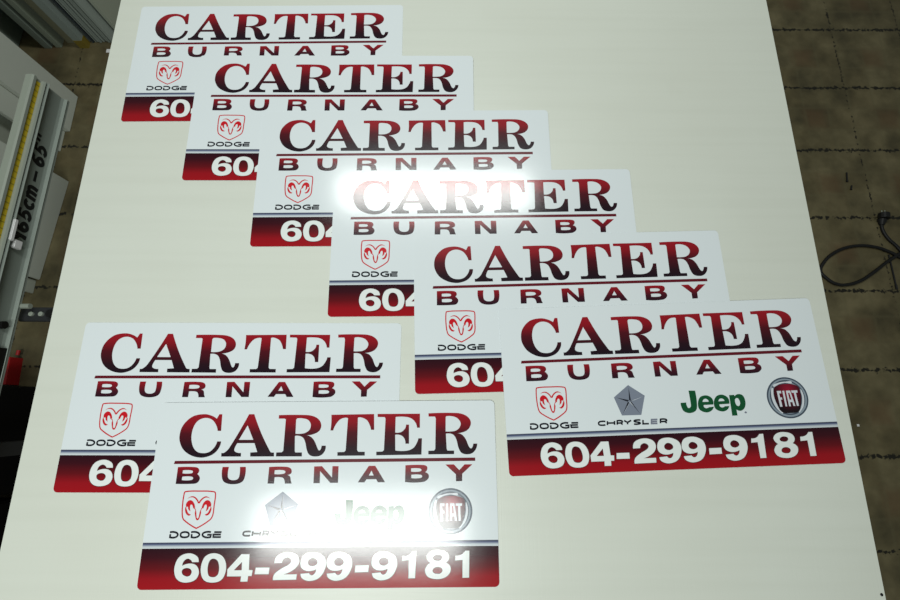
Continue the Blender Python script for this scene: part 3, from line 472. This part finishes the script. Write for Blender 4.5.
# ------------------------------------------------------------------ things on the floor, left
bt = empty('black_tub', (-1.56, -.09, FZ)); tag(bt, 'open black plastic tub under the near part of the cutter', 'tub')
bm = bmesh.new(); plate(bm, rounded(-.15, .10, -.19, .165, .03), 0, .012); finish('tub_base', bm, M['binb'], bt)
bm = bmesh.new()
o1, i1 = rounded(-.15, .10, -.19, .165, .03), rounded(-.146, .096, -.186, .161, .026)
for (A1, B1, za, zb) in ((o1, o1, .0, .26), (i1, i1, .012, .26)):
    va = [bm.verts.new((x*(1 if za < .1 else 1), y, za)) for x, y in A1]; vb = [bm.verts.new((x, y, zb)) for x, y in B1]
    for i in range(len(va)):
        j = (i+1) % len(va); bm.faces.new((va[i], va[j], vb[j], vb[i]))
finish('tub_wall', bm, M['binb'], bt)
bm = bmesh.new(); ro = rounded(-.158, .108, -.198, .173, .034)
a = [bm.verts.new((x, y, .262)) for x, y in ro]; c = [bm.verts.new((x, y, .262)) for x, y in i1]
a2 = [bm.verts.new((x, y, .254)) for x, y in ro]
for i in range(len(a)):
    j = (i+1) % len(a); bm.faces.new((a[i], a[j], c[j], c[i])); bm.faces.new((a2[i], a2[j], a[j], a[i]))
finish('tub_rim', bm, M['binb'], bt)
# red wedge
rw = empty('red_scoop', (-1.60, .13, FZ)); tag(rw, 'narrow red plastic scoop standing between cutter and black tub', 'scoop')
bm = bmesh.new(); pr = [(-.022, -.048), (.018, -.048), (.012, .050), (.004, .050), (-.002, -.014)]
plate(bm, pr, 0, .05); finish('blade', bm, M['redp'], rw)
bm = bmesh.new(); cyl(bm, (.007, .060, .02), (.008, .078, .02), .006); finish('handle', bm, M['redp'], rw)
e = bmesh.new(); box(e, -1.72, -1.47, -.56, -.30, FZ, FZ+.20, .006); tag(finish('dark_crate', e, M['binb']), 'dark box on the floor nearest the camera at the left edge', 'box')
# paper scrap, screws
e = bmesh.new(); box(e, -1.532, -1.500, 1.535, 1.553, FZ, FZ+.001); tag(finish('paper_scrap', e, M['whitep']), 'small white paper scrap on the floor below the stored sheets', 'scrap')
def bit(x, y, dx, dy, m, lab, cat, nm):
    e = bmesh.new(); cyl(e, (x, y, FZ+.003), (x+dx, y+dy, FZ+.003), .003, 8); cyl(e, (x+dx, y+dy, FZ+.003), (x+dx*1.15, y+dy*1.15, FZ+.003), .0042, 8)
    tag(finish(nm, e, m), lab, cat)
bit(1.6353,0.9606,-0.0054,-0.0365,M['ink'],'long thin dark screw on the floor tiles right of the table','screw','screw')
bit(1.6438,0.9016,-0.0053,-0.0158,M['ink'],'short dark screw just below the longer one on the floor','screw','screw')
bit(1.7279,0.6031,-0.0007,-0.1229,M['ink'],'thin dark wire offcut crossing under the looped power cord','wire','wire_offcut')
e = bmesh.new(); box(e, 1.4687, 1.4767, -0.0499, -0.0419, FZ, FZ+.001); tag(finish('paper_chip', e, M['whitep']), 'tiny white paper chip on the dark floor at the right', 'scrap')


# ------------------------------------------------------------------ power cord on the floor, right
cd = empty('power_cord', (1.6, .6, FZ)); tag(cd, 'black power cord looped on the tile floor right of the table', 'cord')
CP = [(1.7262, 0.7374, 1), (1.7249, 0.7016, 1), (1.7402, 0.6662, 1), (1.7611, 0.6417, 1), (1.7782, 0.6159, 1), (1.8079, 0.5745, 1), (1.8523, 0.5418, 1), (1.8984, 0.5694, 1), (1.8807, 0.6039, 1), (1.8255, 0.5932, 1), (1.7721, 0.5895, 1), (1.7374, 0.6101, 1), (1.6893, 0.6308, 1), (1.6251, 0.6396, 1), (1.5568, 0.6287, 1), (1.4985, 0.6006, 1), (1.4627, 0.5686, 1), (1.4428, 0.5329, 1), (1.463, 0.5025, 1), (1.4885, 0.4837, 1), (1.526, 0.4772, 1), (1.5875, 0.493, 1), (1.6545, 0.5326, 1), (1.7087, 0.5705, 1), (1.7776, 0.6131, 1), (1.8547, 0.6597, 1), (1.9488, 0.717, 1)]
pl = spline(CP, False, 8)
bm = bmesh.new(); r = .0060; N = len(pl)
pts = []
for i, p in enumerate(pl):
    zz = FZ+r+.0003
    pts.append((p.x-1.6, p.y-.6, zz-FZ+(lambda s: .0135*max(0,1-abs(s-.955)/.06) if s>.5 else 0)(i/N)))
tube(bm, pts, r, 10); finish('cable', bm, M['rubber'], cd, True)
a, c = Vector(pts[0]), Vector(pts[3]); d = (a-c).normalized()
bm = bmesh.new(); cyl(bm, a-d*.010, a+d*.012+Vector((0, 0, .003)), .009, 16, .017); cyl(bm, a+d*.012+Vector((0, 0, .0125)), a+d*.034+Vector((0, 0, .0125)), .0185, 16); pg = finish('plug', bm, M['rubber'], cd)
bm = bmesh.new()
for s in (-.006, .006):
    q = a+d*.033+Vector((s, 0, .010)); cyl(bm, q, q+d*.016, .0016, 8)
finish('prong', bm, M['alu_l'], pg)

# ------------------------------------------------------------------ light: two ceiling tube fixtures, dim room
def area(x, y, sx, sy, L):
    d = bpy.data.lights.new('ceiling_tube', 'AREA'); d.shape = 'RECTANGLE'; d.size = sx; d.size_y = sy
    d.energy = L*sx*sy*math.pi; d.color = (.965, 1.0, .965)
    o = bpy.data.objects.new('ceiling_tube', d); COL.objects.link(o); o.location = (x, y, 1.9); return o
area(-.11, 1.385, 1.25, .22, 26)
area(-.50, -.68, 1.12, .30, 26)
w = bpy.data.worlds.new('room_ambience'); SC.world = w; w.use_nodes = True
w.node_tree.nodes['Background'].inputs[0].default_value = (.90, 1, .93, 1)
w.node_tree.nodes['Background'].inputs[1].default_value = .12

# ------------------------------------------------------------------ camera
cam = bpy.data.cameras.new('camera'); co = bpy.data.objects.new('camera', cam); COL.objects.link(co)
cam.sensor_width = 36; cam.lens = 450/900*36; cam.clip_start = .02
pit, roll = math.radians(13.76577), math.radians(-0.27171)
co.matrix_world = Matrix.Translation((0, 0, 0.85088)) @ Matrix.Rotation(pit, 4, 'X') @ Matrix.Rotation(-roll, 4, 'Z')
SC.camera = co
SC.view_settings.view_transform = 'Standard'; SC.view_settings.look = 'None'
SC.view_settings.exposure = 0.10; SC.view_settings.gamma = 1.0; SC.view_settings.use_curve_mapping = False
